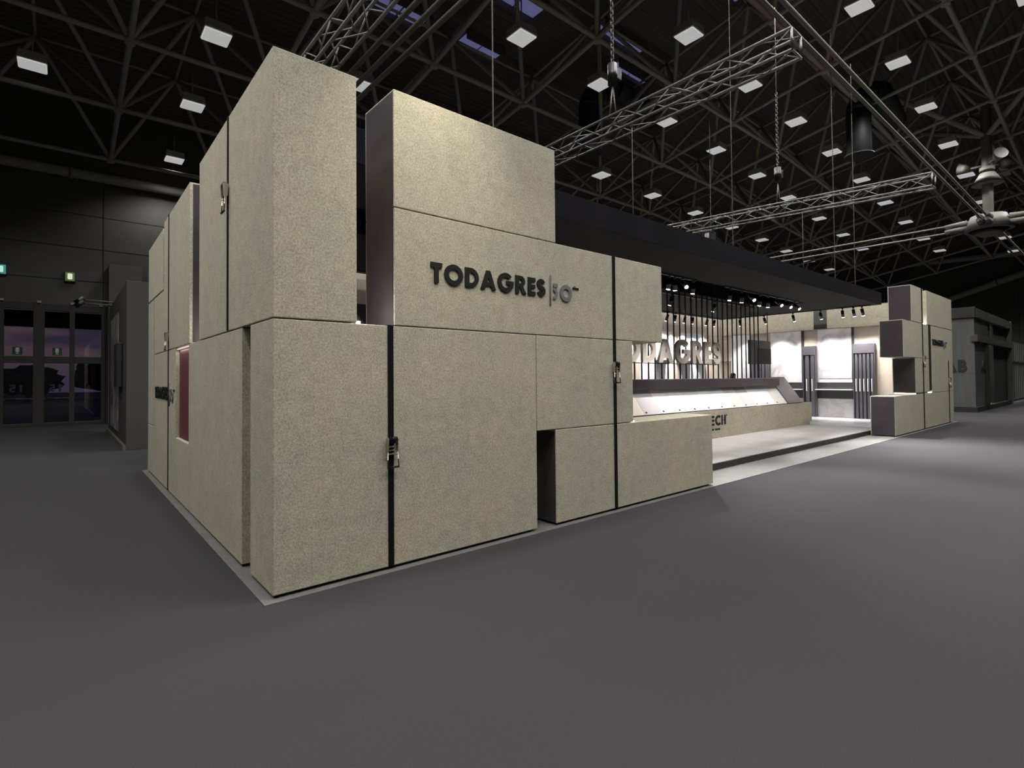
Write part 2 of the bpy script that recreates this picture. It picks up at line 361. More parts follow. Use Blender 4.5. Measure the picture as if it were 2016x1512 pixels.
# ------------------------------------------------------------------ hall luminaires
def luminaires():
    rows = {
     'r2': [(12.75, 4.177, 11.598), (16.8, 4.308, 11.616), (20.85, 4.397, 11.65), (24.9, 4.475, 11.563), (28.95, 4.524, 11.309), (33.0, 4.582, 11.033), (37.05, 4.618, 10.734), (41.1, 4.623, 10.4), (45.15, 4.57, 10.243)],
     'r3': [(8.7, 6.993, 11.275), (12.75, 7.548, 11.615), (16.8, 7.61, 11.614), (20.85, 7.748, 11.647), (24.9, 7.805, 11.513), (28.95, 7.995, 11.353), (33.0, 7.894, 10.956), (37.05, 7.932, 10.683), (41.1, 8.039, 10.403)],
     'r4': [(16.8, 10.916, 10.503), (20.85, 11.083, 10.534), (24.9, 11.182, 10.503), (28.95, 11.237, 10.468), (33.0, 11.289, 10.386), (37.05, 11.454, 10.304), (41.1, 11.49, 10.16), (45.15, 11.501, 10.071)],
     'r1': [(16.8, 0.994, 12.548), (20.85, 1.026, 12.436), (24.9, 1.091, 12.221), (28.95, 1.135, 11.89), (33.0, 1.182, 11.518), (37.05, 1.202, 11.055), (41.1, 1.22, 10.75), (45.15, 1.24, 10.45), (49.2, 1.26, 10.2)],
     'left': [(-1.889, 15.729, 10.5), (1.789, 11.094, 10.5), (1.956, 15.442, 10.5), (2.169, 20.697, 10.5), (5.632, 10.89, 10.5)],
     'front': [(24.9, -2.3, 12.7), (28.95, -2.3, 12.4), (33.0, -2.3, 12.0), (37.05, -2.3, 11.6), (41.1, -2.3, 11.3), (45.15, -2.3, 11.0), (49.2, -2.3, 10.7), (20.85, -2.3, 12.9), (16.8, -2.3, 12.9), (12.75, -2.3, 12.9), (8.7, -2.3, 12.9), (4.65, -2.3, 12.9), (.6, -2.3, 12.9), (-3.45, -2.3, 12.9), (12.75, .95, 12.5), (8.7, .95, 12.5), (4.65, .95, 12.5), (.6, .95, 12.5), (-3.45, .95, 12.5),
               (12.75, -5.6, 13.2), (8.7, -5.6, 13.2), (4.65, -5.6, 13.2), (.6, -5.6, 13.2), (-3.45, -5.6, 13.2), (-7.5, -5.6, 13.2), (8.7, -8.9, 13.5), (4.65, -8.9, 13.5), (.6, -8.9, 13.5), (-3.45, -8.9, 13.5), (-7.5, -2.3, 12.9), (-7.5, .95, 12.5), (-3.45, 4.3, 11.9), (-7.5, 4.3, 11.9), (-3.45, 7.6, 11.3), (-7.5, 7.6, 11.3),
               (16.8, -5.6, 13.2), (20.85, -5.6, 13.2), (12.75, -8.9, 13.5), (16.8, -8.9, 13.5)],
    }
    bm = bmesh.new(); bmesh.ops.create_cube(bm, size=1); bmesh.ops.scale(bm, vec=(.66, .66, .26), verts=bm.verts)
    for v in bm.verts:
        if v.co.z > 0: v.co.x *= .9; v.co.y *= .9
    bmesh.ops.bevel(bm, geom=bm.edges[:], offset=.015, segments=1, affect='EDGES')
    hm = bpy.data.meshes.new('housing'); bm.to_mesh(hm); bm.free(); hm.materials.append(HOUSE)
    bm = bmesh.new(); bmesh.ops.create_cube(bm, size=1); bmesh.ops.scale(bm, vec=(.62, .62, .05), verts=bm.verts)
    bmesh.ops.bevel(bm, geom=bm.edges[:], offset=.02, segments=2, affect='EDGES')
    dm = bpy.data.meshes.new('diffuser'); bm.to_mesh(dm); bm.free(); dm.materials.append(DIFF)
    li = bpy.data.lights.new('hall_lamp', 'SPOT'); li.spot_size = math.radians(140); li.spot_blend = .6; li.shadow_soft_size = .3; li.energy = HALL_W; li.color = (1.0, .98, .95)
    li2 = li.copy(); li2.energy = HALL_W * .6
    where = {'r1': 'in the row above the open aisle', 'r2': 'in the row over the canopy front', 'r3': 'in the row over the canopy rear', 'r4': 'in the row behind the stand', 'left': 'near the exit doors', 'front': 'above the carpet in front of the blocks'}
    for rn, L_ in rows.items():
        for (x, y, z) in L_:
            t = thing('ceiling_light', 'square hall ceiling light with pale diffuser ' + where[rn], 'ceiling light', (x, y, z), 'hall ceiling lights ' + where[rn])
            link('housing', hm, t, (x, y, z + .16)); link('diffuser', dm, t, (x, y, z + .012))
            tube('hanger', (x, y, z + .28), (x, y, z + 1.1 if z < 11.7 else z + 1.4), .02, HOUSE, t, 6)
            lo = bpy.data.objects.new('hall_lamp', li2 if rn == 'left' else li); COL.objects.link(lo); lo.parent = t
            lo.location = (0, 0, -.35)
luminaires()

# ------------------------------------------------------------------ trusses, tie rods, mast, pipes, skylights
def truss(x, y0, y1, z, label, s=.29, x1=None):
    x1 = x if x1 is None else x1
    X = lambda y: x + (x1 - x) * (y - y0) / (y1 - y0)
    t = thing('lighting_truss', label, 'truss', (x, y0, z - s / 2))
    h = s / 2; c = [(-h, -h), (h, -h), (h, h), (-h, h)]
    for cx, cz in c: tube('chord', (x + cx, y0, z + cz), (x1 + cx, y1, z + cz), .023, ALU, t, 8)
    n = int((y1 - y0) / .45); st = (y1 - y0) / n
    for k in range(n):
        a, b = y0 + k * st, y0 + (k + 1) * st
        for q in range(4):
            p, w = c[q], c[(q + 1) % 4]
            if k % 2: p, w = w, p
            tube('brace', (X(a) + p[0], a, z + p[1]), (X(b) + w[0], b, z + w[1]), .010, ALU, t, 6)
    for y in (y0, y1):
        for q in range(4):
            p, w = c[q], c[(q + 1) % 4]; tube('end_bar', (X(y) + p[0], y, z + p[1]), (X(y) + w[0], y, z + w[1]), .016, ALU, t, 6)
    return t
truss(6.17, -1.3, 7.3, 6.0, 'aluminium box lighting truss hung from the chain hoist above the black canopy')
truss(13.7, -1.25, 7.3, 5.98, 'aluminium box lighting truss hung above the right end of the canopy', x1=12.2)
truss(1.5, -1.3, 7.3, 6.0, 'aluminium box lighting truss above the tall corner column')

def hoist(x, y, z0, label, ztop=11.4):
    t = thing('chain_hoist', label, 'hoist', (x, y, z0))
    tube('hoist_body', (x, y, z0 + .62), (x, y, z0 + .98), .085, DARKMETAL, t, 12)
    box('hoist_motor', x - .05, x + .17, y - .07, y + .07, z0 + .72, z0 + .92, DARKMETAL, t, .015)
    for d in (-.1, .1): tube('sling', (x, y, z0 + .62), (x + d, y, z0 - .02), .012, WIRE, t, 6)
    key = 'chainlink'
    if key not in MESH:
        bm = bmesh.new(); R1, R2 = .045, .012
        vs_ = [[bm.verts.new(((R1 * .6 + R2 * math.cos(b)) * math.cos(a), R2 * math.sin(b), (R1 + R2 * math.cos(b)) * math.sin(a))) for b in [k * math.pi * 2 / 5 for k in range(5)]] for a in [k * math.pi * 2 / 10 for k in range(10)]]
        for i in range(10):
            for j in range(5): bm.faces.new((vs_[i][j], vs_[(i + 1) % 10][j], vs_[(i + 1) % 10][(j + 1) % 5], vs_[i][(j + 1) % 5]))
        me = bpy.data.meshes.new('chain_link'); bm.to_mesh(me); bm.free(); me.materials.append(WIRE); MESH[key] = me
    z = z0 + 1.03; k = 0
    while z < min(ztop, z0 + 3.0):
        link('chain_link', MESH[key], t, mw=Matrix.Translation((x, y, z)) @ Matrix.Rotation(math.pi / 2 * (k % 2), 4, 'Z')); z += .066; k += 1
    if z < ztop: tube('lifting_chain', (x, y, z - .03), (x, y, ztop), .014, WIRE, t, 6)
hoist(6.17, 1.75, 6.15, 'black chain hoist lifting the truss over the canopy front')
hoist(13.15, 1.9, 6.13, 'black chain hoist lifting the truss over the canopy right end')

# suspension wires of the canopy
for (x, y, zt) in [(6.17, 1.35, 5.85), (6.17, 4.6, 5.85), (13.25, 1.35, 5.83), (12.67, 4.6, 5.83), (9.5, 1.3, 11.6), (15.6, 1.4, 11.5), (17.6, 1.5, 11.4), (3.2, 1.4, 11.8), (16.4, 5.6, 11.0)]:
    t = thing('suspension_wire', 'thin steel wire holding up the black canopy', 'wire', (x, y, 4.18), 'canopy suspension wires')
    tube('wire', (x, y, 4.2), (x, y, zt), .009, WIRE, t, 6); tube('hook', (x, y, 4.2), (x, y, 4.32), .03, DARKMETAL, t, 8)
    if zt > 7: tube('red_sling', (x, y, zt - 1.6), (x, y, zt), .012, REDSL, t, 6)

# black moving head lamp on the second truss
t = thing('stage_lamp', 'black stage lamp clamped under the truss beside the canopy', 'stage lamp', (12.9, 3.7, 5.5))
box('yoke', 12.75, 13.05, 3.6, 3.64, 5.45, 5.75, DARKMETAL, t, .01); box('yoke', 12.75, 13.05, 3.86, 3.9, 5.45, 5.75, DARKMETAL, t, .01)
box('clamp', 12.85, 12.95, 3.6, 3.9, 5.70, 5.80, DARKMETAL, t, .01); tube('lamp_head', (12.9, 3.75, 5.72), (12.9, 3.75, 5.35), .12, DARKMETAL, t, 14, .15)

TIE = mat('tie_rod_paint', (0.17, 0.155, 0.135), 0.7, spec=0.2)
def rods(pairs, label, r=.045):
    for a, b in pairs:
        t = thing('tie_rod', label, 'tie rod', a, 'tie rods')
        tube('rod', a, b, r, TIE, t, 8); tube('end_sleeve', b, Vector(b) + (Vector(a) - Vector(b)).normalized() * .5, r * 1.8, PALEST, t, 10)
MX, MY, MZ = 30.0, 0.0, 8.3
rods([((4.8, -.10, 8.42), (MX - .5, -.10, 8.42)), ((4.8, .10, 8.36), (MX - .5, .10, 8.36))], 'long steel tie rod reaching the mast along the aisle')
rods([((MX - .14, 19.5, 8.45), (MX - .14, .5, 8.45)), ((MX + .14, 19.5, 8.2), (MX + .14, .5, 8.2))], 'long steel tie rod reaching the mast across the hall')
rods([((MX + 26, -.1, 8.4), (MX + .5, -.1, 8.4)), ((MX + 26, .12, 8.2), (MX + .5, .12, 8.2))], 'long steel tie rod running on beyond the mast')
rods([((3.55, 14.0, 8.34), (3.62, -3, 8.34)), ((3.80, 14.0, 8.30), (3.92, -3, 8.30)), ((4.02, 14.0, 8.24), (4.20, -3, 8.24))], 'steel tie rod in the bundle above the corner column', .05)
def mast():
    t = thing('roof_mast', 'pale steel mast hanging below the roof with a cone skirt and floodlights', 'mast', (MX, MY, 7.9))
    tube('mast_tube', (MX, MY, 8.6), (MX, MY, 13.4), .19, PALEST, t, 20)
    tube('cone_skirt', (MX, MY, 10.05), (MX, MY, 10.55), .55, PALEST, t, 24, .26); tube('collar', (MX, MY, 10.55), (MX, MY, 10.8), .27, PALEST, t, 20)
    tube('node_drum', (MX, MY, 8.0), (MX, MY, 8.65), .85, PALEST, t, 20, .62); tube('node_foot', (MX, MY, 7.75), (MX, MY, 8.0), .30, PALEST, t, 16, .7)
    for a in range(0, 360, 90):
        c, s = math.cos(math.radians(a)), math.sin(math.radians(a))
        for d in (-.14, .14):
            for z in (8.22, 8.45): 
                tube('clevis', (MX + c * .7 - s * d, MY + s * .7 + c * d, z), (MX + c * 1.5 - s * d, MY + s * 1.5 + c * d, z), .13, PALEST, t, 10, .07)
    for a in (35, 150, 260):
        c, s = math.cos(math.radians(a + 180)), math.sin(math.radians(a + 180))
        p = Vector((MX + c * .45, MY + s * .45, 10.95)); q = p + Vector((c * .55, s * .55, .12))
        tube('floodlight', p + Vector((c * .15, s * .15, 0)), q, .12, PALEST, t, 14, .26); tube('floodlight_arm', (MX, MY, 10.9), p + Vector((c * .2, s * .2, 0)), .05, PALEST, t, 8)
    box('cross_beam', MX - .1, MX + 6, MY - .15, MY + .15, 11.9, 12.4, TUBE, t, .02)
    for a in range(45, 360, 90):
        c, s = math.cos(math.radians(a)), math.sin(math.radians(a)); tube('strut', (MX, MY, 12.2), (MX + c * 4, MY + s * 4, 14.2), .12, TUBE, t, 10)
mast()
def pipe(name, a, b, r, label):
    t = thing(name, label, 'pipe', a); tube('pipe_run', a, b, r, PIPE, t, 20)
    a, b = Vector(a), Vector(b); n = int((b - a).length // 5)
    for k in range(1, n + 1):
        p = a + (b - a) * k / (n + 1); d = (b - a).normalized() * .06; tube('pipe_clamp', p - d, p + d, r * 1.12, PIPE, t, 20)
pipe('wall_pipe', (-14, 22.2, 9.65), (12, 22.2, 9.75), .19, 'thick grey pipe running along the dark wall above the exit doors')
pipe('wall_pipe', (57.6, 21, 12.2), (57.6, -12, 10.9), .24, 'thick grey pipe running along the far end wall under the roof')
pipe('wall_pipe', (57.5, 7.3, 7.9), (57.5, -9, 13.2), .27, 'thick grey pipe slanting up across the far end wall')

SKYL = mat('skylight_glass', (0.05, 0.05, 0.08), 0.3, emit=(0.19, 0.185, 0.42), es=0.42)
def skylight(x0, x1, y0, y1):
    zc = zb((x0 + x1) / 2, (y0 + y1) / 2) + 2.9
    t = thing('roof_skylight', 'violet dusk skylight strip set in the roof deck', 'skylight', (x0, y0, zc), 'roof skylights')
    n = max(1, int((x1 - x0) / .75)); st = (x1 - x0) / n
    for k in range(n): box('pane', x0 + k * st + .04, x0 + (k + 1) * st - .04, y0, y1, zc - .10, zc - .06, SKYL, t)
    for y in (y0, y1): box('curb', x0, x1, y - .04, y + .04, zc - .28, zc + .05, ROOFM, t)
for s in [(6.2, 8.0, 10.6, 11.4), (9.2, 11.0, 8.2, 9.0), (9.4, 11.1, 10.6, 11.2), (13.2, 15.6, 7.6, 8.1), (15.2, 17.2, 8.6, 9.0), (15.4, 16.6, 4.4, 4.7), (4.2, 5.6, 9.5, 10.2)]: skylight(*s)
DUCT = mat('duct_black', (0.02, 0.02, 0.022), 0.6)
def duct(x, y, z, label):
    t = thing('air_duct', label, 'duct', (x, y, z))
    tube('duct_drop', (x, y, z), (x, y, z + 1.7), .42, DUCT, t, 20); tube('duct_rim', (x, y, z - .06), (x, y, z), .50, DUCT, t, 20)
    p = [Vector((x + .9 - .9 * math.cos(a), y - .5 * (1 - math.cos(a)), z + 1.65 + .9 * math.sin(a))) for a in [math.pi / 2 * k / 6 for k in range(7)]]
    for a, b in zip(p, p[1:]): tube('duct_elbow', a, b + (b - a) * .15, .42, DUCT, t, 16)
    tube('duct_run', p[-1], p[-1] + Vector((3.2, .3, 0)), .42, DUCT, t, 20)
duct(14.2, 9.3, 10.3, 'dark round air duct dropping from the roof behind the canopy'); duct(22.4, 2.7, 10.2, 'dark round air duct dropping from the roof above the aisle')

# ================================================================== exit doors (hall end) and outside
ALUD = mat('door_frame_paint', (0.028, 0.028, 0.025), 0.5)
GLASS = bpy.data.materials.new('door_glass'); GLASS.use_nodes = True
gn = GLASS.node_tree; gn.nodes.clear()
go = gn.nodes.new('ShaderNodeOutputMaterial'); gm = gn.nodes.new('ShaderNodeMixShader'); gt = gn.nodes.new('ShaderNodeBsdfTransparent'); gg = gn.nodes.new('ShaderNodeBsdfGlossy')
gt.inputs[0].default_value = (.72, .72, .76, 1); gg.inputs['Roughness'].default_value = .01; gm.inputs[0].default_value = .07
gn.links.new(gt.outputs[0], gm.inputs[1]); gn.links.new(gg.outputs[0], gm.inputs[2]); gn.links.new(gm.outputs[0], go.inputs[0]); MATS['door_glass'] = GLASS
GREEN = mat('exit_sign_green', (0.02, 0.05, 0.03), 0.6); PICTO = mat('exit_sign_white', (0.45, 0.47, 0.45), 0.6)
def doors():
    y0, y1 = 22.45, 22.6
    d = struct(link('door_1', None, None, (-1.4, 22.5, 0)))
    edges = [-2.99, -2.72, -1.92, -1.90 + .2, -1.03, -.83, -.10, .12]
    def bar(nm, a, b, c, e_): box(nm, a, b, y0, y1, c, e_, ALUD, d, .008)
    for a, b in ((-2.98, -2.83), (-2.04, -1.72), (-1.0, -.84), (-.03, .12)): bar('mullion', a, b, 0, 4.62)
    for a, b in ((-2.83, -2.04), (-1.72, -1.0), (-.84, -.03)):
        bar('rail', a, b, 4.36, 4.62); bar('rail', a, b, 2.36, 2.62); bar('rail', a, b, 0, .12)
        if a < -1: bar('rail', a, b, .98, 1.06)
        for c, e_ in ((.12, 2.36), (2.62, 4.36)):
            p = box('pane', a, b, 22.52, 22.535, c, e_, GLASS, d)
        if a < -1:
            tube('push_bar', (a + .05, 22.38, 1.03), (b - .05, 22.38, 1.03), .03, ALUD, d, 10)
            g = box('exit_sticker', a + .22, a + .50, 22.51, 22.515, 2.66, 2.95, GREEN, d)
            box('pictogram', a + .31, a + .41, 22.506, 22.5095, 2.76, 2.93, PICTO, g)
            link('pictogram', outline_mesh([[(a + .30, 2.70), (a + .42, 2.70), (a + .36, 2.75)]], 1, 1, .004, PICTO), g, mw=frame((0, 22.508, 0), (1, 0, 0), (0, 0, 1)))
    for x in (-2.9, -1.88, -.92, -.04): box('door_closer', x - .06, x + .06, 22.40, 22.45, 4.62, 4.70, PIPE, d, .006)
    wt = mat('glass_numeral', (0.16, 0.16, 0.17), 0.6)
    for x in (-2.30, -1.20):
        F = frame((x, 22.54, 1.28), (-1, 0, 0), (0, 0, 1)); q = 0
        for ch in '15':
            w, lp = GL[ch]; link('numeral', outline_mesh(lp, .30, .28, .004, wt), d, mw=F @ Matrix.Translation((q, 0, .002))); q += .20 if ch == '1' else .3
doors()
def sign_lamp(x, z, col, label):
    t = thing('exit_lamp', label, 'exit sign', (x, 22.4, z))
    box('lamp_case', x - .17, x + .17, 22.40, 22.5, z - .2, z + .2, ALUD, t, .01)
    box('lamp_face', x - .14, x + .14, 22.38, 22.40, z - .16, z + .17, mat('exit_' + col[0], (.1, .15, .1), .5, emit=col[1], es=.5), t, .004)
    box('pictogram', x - .07, x + .07, 22.372, 22.381, z - .10, z + .12, mat('exit_pic_' + col[0], (.4, .4, .4), .5, emit=col[2], es=.75), t, .03)
sign_lamp(-1.0, 5.70, ('green', (.10, .17, .04), (.75, .85, .60)), 'green lit emergency exit sign above the middle door')
sign_lamp(-2.93, 5.75, ('teal', (.05, .40, .36), (.55, .85, .80)), 'teal lit emergency exit sign at the left of the doors')
t = thing('wall_cabinet', 'pale grey tall cladding box on the wall beside the exit doors', 'cladding', (.7, 22.3, 0))
PALEG = mat('pale_grey_cladding', (0.085, 0.085, 0.080), 0.6)
for z0, z1 in ((0, 2.6), (2.63, 4.6), (4.63, 6.28)): box('cladding_panel', .17, 1.25, 22.0, 22.48, z0, z1, PALEG, t, .01)
# outside
ASPH = mat('asphalt', (0.02, 0.02, 0.022), 0.9); LEAF = mat('dark_foliage', (0.010, 0.014, 0.010), 0.9)
struct(box('ground_outside', -40, 40, 22.9, 120, -.25, -.05, ASPH))
t = box('entrance_roof', -12, 6, 23.2, 26.5, 4.02, 4.4, mat('soffit', (.015, .015, .014), .8)); struct(t)
for i in range(8):
    x = -26 + i * 5.6 + random.uniform(-.2, .2); y = 62 + random.uniform(-3, 3); h = random.uniform(3.0, 4.2)
    t = thing('tree', 'dark leafy tree standing outside behind the glass doors', 'tree', (x, y, -.05), 'trees outside the doors')
    tube('trunk', (x, y, -.05), (x, y, h * .5), .2, LEAF, t, 8)
    bm = bmesh.new(); bmesh.ops.create_icosphere(bm, subdivisions=3, radius=1)
    for v in bm.verts: v.co *= 1 + random.uniform(-.18, .18)
    bmesh.ops.scale(bm, vec=(2.5, 2.2, h * .42), verts=bm.verts); bmobj('crown', bm, LEAF, t, (x, y, h * .62))

# ================================================================== neighbouring stands
NG = mat('neighbour_grey', (0.036, 0.036, 0.033), 0.7)
def left_stand():
    t = thing('neighbour_stand', 'plain dark grey exhibition stand between the exit doors and the board wall', 'stand', (0, 11.35, 0))
    box('side_wall', -.04, 3.5, 11.35, 11.55, 0, 4.03, NG, t, .01)
    box('front_wall', -.04, .16, 11.55, 17.6, 0, 4.03, NG, t, .01)
    box('plinth', -.10, -.04, 11.35, 17.6, 0, .12, PALEG, t)
    poster = mat('poster_print', (0.16, 0.15, 0.16), 0.4)
    add_noise(poster, (0.05, 0.05, 0.06), (0.26, 0.24, 0.25), 1.1, 4, .4, .6)
    for a, b in ((13.6, 14.9), (15.0, 16.4)): box('poster', -.06, -.04, a, b, .3, 3.5, poster, t)
    tv = box('screen', -.16, -.05, 12.3, 13.3, 1.5, 2.6, DARKMETAL, t, .01)
    for z in (3.9, 4.0): tube('lamp_arm', (-.04, 15.6, z), (-.75, 15.9, z + .05), .02, PALEG, t, 8)
    for z in (3.93, 4.03): tube('arm_lamp', (-.72, 15.9, z + .08), (-.92, 15.95, z - .08), .07, DARKMETAL, t, 12)
left_stand()
def right_stand():
    X, Y = 28.8, .40
    t = thing('neighbour_stand', 'grey marble stand with black fascia beyond the board tower', 'stand', (X, Y, 0))
    gm_ = mat('dull_grey_marble', (0.115, 0.118, 0.112), .35); add_noise(gm_, (.060, .062, .059), (.085, .087, .083), 1.2, 5, .35, .65, stretch=(1.2, 4.0, .35))
    dk = mat('dull_black', (0.008, 0.008, 0.008), .6); mid = mat('dull_dark_grey', (0.04, 0.04, 0.04), .6)
    box('plinth', X - .05, X + 9.8, Y - .05, Y + 5, 0, .22, dk, t)
    for k in range(4):
        a = Y + k * 1.25
        for z0, z1 in ((.22, 1.68), (1.69, 4.1)): box('marble_slab', X, X + .12, a + .003, a + 1.247, z0, z1, gm_, t)
    for (x0, x1, z0, z1) in ((X + .12, X + 2.2, .22, 1.68), (X + .12, X + 2.2, 1.69, 3.1), (X + .12, X + 3.2, 3.35, 4.1)): box('marble_slab', x0, x1, Y, Y + .12, z0, z1, gm_, t)
    box('fascia', X - .08, X + .1, Y - .05, Y + 5, 4.1, 4.55, dk, t, .01); box('fascia', X + .1, X + 10, Y - .08, Y + .2, 4.1, 4.5, mid, t, .01)
    box('lintel', X - .1, X + 9.8, Y - .12, Y + .1, 3.05, 3.35, mid, t, .01)
    box('post', X + 2.3, X + 2.7, Y - .1, Y + .15, .22, 3.05, dk, t, .01)
    for a, b in ((2.75, 4.0), (4.05, 5.2)):
        for z0, z1 in ((1.0, 1.75), (1.77, 2.45), (2.47, 3.0)): box('wall_panel', X + a, X + b, Y + .9, Y + 1.0, z0, z1, gm_, t)
    box('wall_panel', X + 3.6, X + 4.2, Y + .06, Y + .2, 3.35, 4.05, dk, t); box('side_wall', X + 5.4, X + 9.5, Y + .1, Y + .3, .22, 4.1, dk, t)
    box('wall_fitting', X + 3.2, X + 3.5, Y + .84, Y + .9, 1.6, 2.0, dk, t, .01)
    box('end_post', X + 9.5, X + 9.75, Y - .1, Y + .3, 0, 4.5, gm_, t, .01)
    F = frame((X - .002, .97, 1.76), (0, -1, 0), (0, 0, 1)); link('letter', outline_mesh(GL['B'][1], .42, .52, .03, dk), t, mw=F @ Matrix.Translation((0, 0, .015)))
    link('letter', outline_mesh(GL['A'][1], .50, .52, .03, dk), t, mw=F @ Matrix.Translation((-.53, 0, .015)))
    F = frame((X + 1.45, Y - .002, 1.76), (1, 0, 0), (0, 0, 1)); link('letter', outline_mesh(GL['A'][1], .9, .52, .03, dk), t, mw=F @ Matrix.Translation((0, 0, .015)))
    t2 = thing('slatted_screen', 'dim slatted screen of upright bars beyond the grey marble stand', 'screen', (X + 10.2, .3, 0))
    for k in range(7): box('slat', X + 10.2 + k * .75, X + 10.45 + k * .75, .30, .42, .2, 3.6, gm_, t2)
    for z in (.2, 2.3, 3.6): box('rail', X + 10, X + 15.2, .30, .40, z - .05, z + .05, dk, t2)
right_stand()

# ================================================================== the stand: floor, platform
struct(box('floor_strip', -.075, 22.4, -.07, 7.6, 0, .006, VINYL))
pf = struct(box('floor_platform', 1.2, 19.0, .66, 6.7, .006, .117, PLATF))
struct(box('trim_40', 1.2, 15.9, .62, .66, .006, .117, KERB))
z0 = .03

# ------------------------------------------------------------------ board blocks
D = .56
def block(label, x0, x1, y0, y1, z0_, z1, end=None, m=.022, mt=None):
    """speckled board box; end: 'x' black panel on its -X end, 'y' on its -Y end"""
    o = tag(box('board_block', x0, x1, y0, y1, z0_, z1, BOARD, None, .007), label, 'block', 'stacked board blocks')
    if end == 'x': tag(box('end_panel', x0 - .004, x0 + .01, y0 + m * .6, y1 - m, z0_ - (.006 if mt == 'bot' else -.004), z1 - m * .8 if mt != 'top' else z1 + .002, BLACK, o), 'dark purple black end panel')
    if end == 'y': tag(box('end_panel', x0 + m * 4, x1 - m, y0 - .003, y0 + .01, z0_ + .004, z1 - m, BLACK, o), 'dark purple black end panel')
    return o
g = .005
block('speckled board block at the foot of the tall corner column', 0, .945, 0, .615, z0, 2.066)
block('wide speckled board block left of the low black-ended block, strap on its edge', .955, 2.642, 0, D, z0, 2.066)
block('tall speckled board column standing on the corner', 0, .652, 0, 2.785, 2.076, 4.105)
block('topmost board block with black left end above the charcoal lettering', .989, 2.952, 0, D, 3.101, 4.126, 'x', mt='bot')
block('long board block carrying the charcoal lettering', .989, 4.957, 0, D, 2.074, 3.093, 'x', mt='top')
block('board block crossed by a ratchet buckle under the lettering block', 2.65, 4.304, 0, D, 1.052, 2.067)
block('low long board block with black left end beside the platform kerb', 2.927, 6.207, 0, .49, z0, 1.045, 'x')
# far tower
block('bottom board block of the far tower with black end on the floor', 15.42, 22.25, 0, D, z0, 1.068, 'x')
block('third board block from the top of the far tower, black ended above the light strip', 17.50, 19.02, 0, D, 1.115, 2.118, 'x')
block('second board block from the top of the far tower, furthest overhanging', 16.33, 19.02, 0, D, 2.128, 3.15, 'x')
block('tall board block with the small lettering on the far tower', 19.36, 22.25, 0, D, 1.08, 3.15)
block('topmost black-ended board block of the far tower', 17.20, 18.47, 0, D, 3.165, 4.20, 'x')
block('plain top board block at the outer end of the far tower', 18.90, 22.25, 0, D, 3.165, 4.205)
# left side
SD = .5
block('large board panel between the narrow slot and the red niche', 0, SD, .885, 3.42, z0, 2.066)
block('recessed board strip at the back of the narrow slot', .22, SD, .615, .885, z0, 1.98)
o = prism('board_block', [(3.425, z0), (5.06, z0), (5.06, 2.066), (4.42, 2.066), (4.42, .84), (3.425, .84)], 0, 0, SD, BOARD, None, .006)
tag(o, 'stepped board block framing the red niche below and beside', 'block', 'stacked board blocks')
o = prism('board_block', [(5.07, z0), (7.47, z0), (7.47, .855), (6.66, .855), (6.66, 2.066), (5.07, 2.066)], 0, 0, SD, BOARD, None, .006)
tag(o, 'stepped board block carrying the side lettering', 'block', 'stacked board blocks')
block('upright board block at the rear end of the side wall beside the lettering', 0, SD, 6.80, 7.47, .865, 3.02)
o = prism('board_block', [(3.39, 2.076), (6.66, 2.076), (6.66, 3.02), (5.56, 3.02), (5.56, 4.07), (3.39, 4.07)], 0, 0, SD, BOARD, None, .006)
tag(o, 'stepped board block above the red niche, crossed by a strap', 'block', 'stacked board blocks')
tag(box('end_panel', .035, SD - .01, 3.386, 3.40, 2.09, 4.05, BLACK, o), 'dark purple end panel')
block('board block at the top rear of the side wall', 0, SD, 5.68, 7.47, 3.045, 4.0)
struct(box('wall_backing', .25, .49, 5.565, 5.675, 3.05, 3.9, BLACK)); struct(box('wall_backing', .25, .49, 6.665, 6.795, .87, 3.0, BLACK))
# niche
RED = mat('red_panel', (0.115, 0.030, 0.032), 0.6)
t = thing('red_niche', 'deep red lit niche set into the side wall', 'niche', (.2, 3.9, .84))
box('back_panel', .045, .065, 3.43, 4.415, .845, 2.062, RED, t); box('side_panel', .07, .45, 3.43, 3.445, .845, 2.062, RED, t)
LED = mat('led_strip', (.9, .9, .9), .4, emit=(1, .97, .94), es=6.0)
tag(box('light_strip', .012, .040, 3.45, 4.40, 2.045, 2.060, mat('dim_led', (.6, .5, .5), .5, emit=(1, .8, .78), es=.6), t), 'glowing light strip')
la = bpy.data.lights.new('niche_lamp', 'AREA'); la.shape = 'RECTANGLE'; la.size = .03; la.size_y = .9; la.energy = 0.7
lo = bpy.data.objects.new('niche_lamp', la); COL.objects.link(lo); lo.parent = t; lo.location = (-.175, .03, 1.195)
# small recessed light strips at block joints
def ledbar(x0, x1, y0, y1, z, label, watt=4, up=True):
    o = tag(box('light_strip', x0, x1, y0, y1, z, z + .02, LED), label, 'light strip')
    l_ = bpy.data.lights.new('strip_lamp', 'POINT'); l_.energy = watt; l_.shadow_soft_size = .02
    q = bpy.data.objects.new('strip_lamp', l_); COL.objects.link(q); q.parent = o; q.location = (0, 0, .05)
ledbar(.15, .40, 2.80, 3.36, 2.077, 'light strip glowing in the gap beside the corner column', 1.6)
ledbar(17.53, 17.60, .03, .53, 1.072, 'light strip under the third block of the far tower', 1.0)
ledbar(18.52, 18.86, .02, .10, 3.155, 'light strip in the gap between the top blocks of the far tower', 1.4)
ledbar(19.05, 19.33, .012, .05, 1.078, 'light strip at the bottom of the black slot in the far tower', .15)
ledbar(.665, .69, .02, .05, 2.07, 'tiny light at the right foot of the corner column', 6.0)
ledbar(4.312, 4.335, .01, .04, 1.047, 'tiny light where the lettering stack meets the low block', .3)
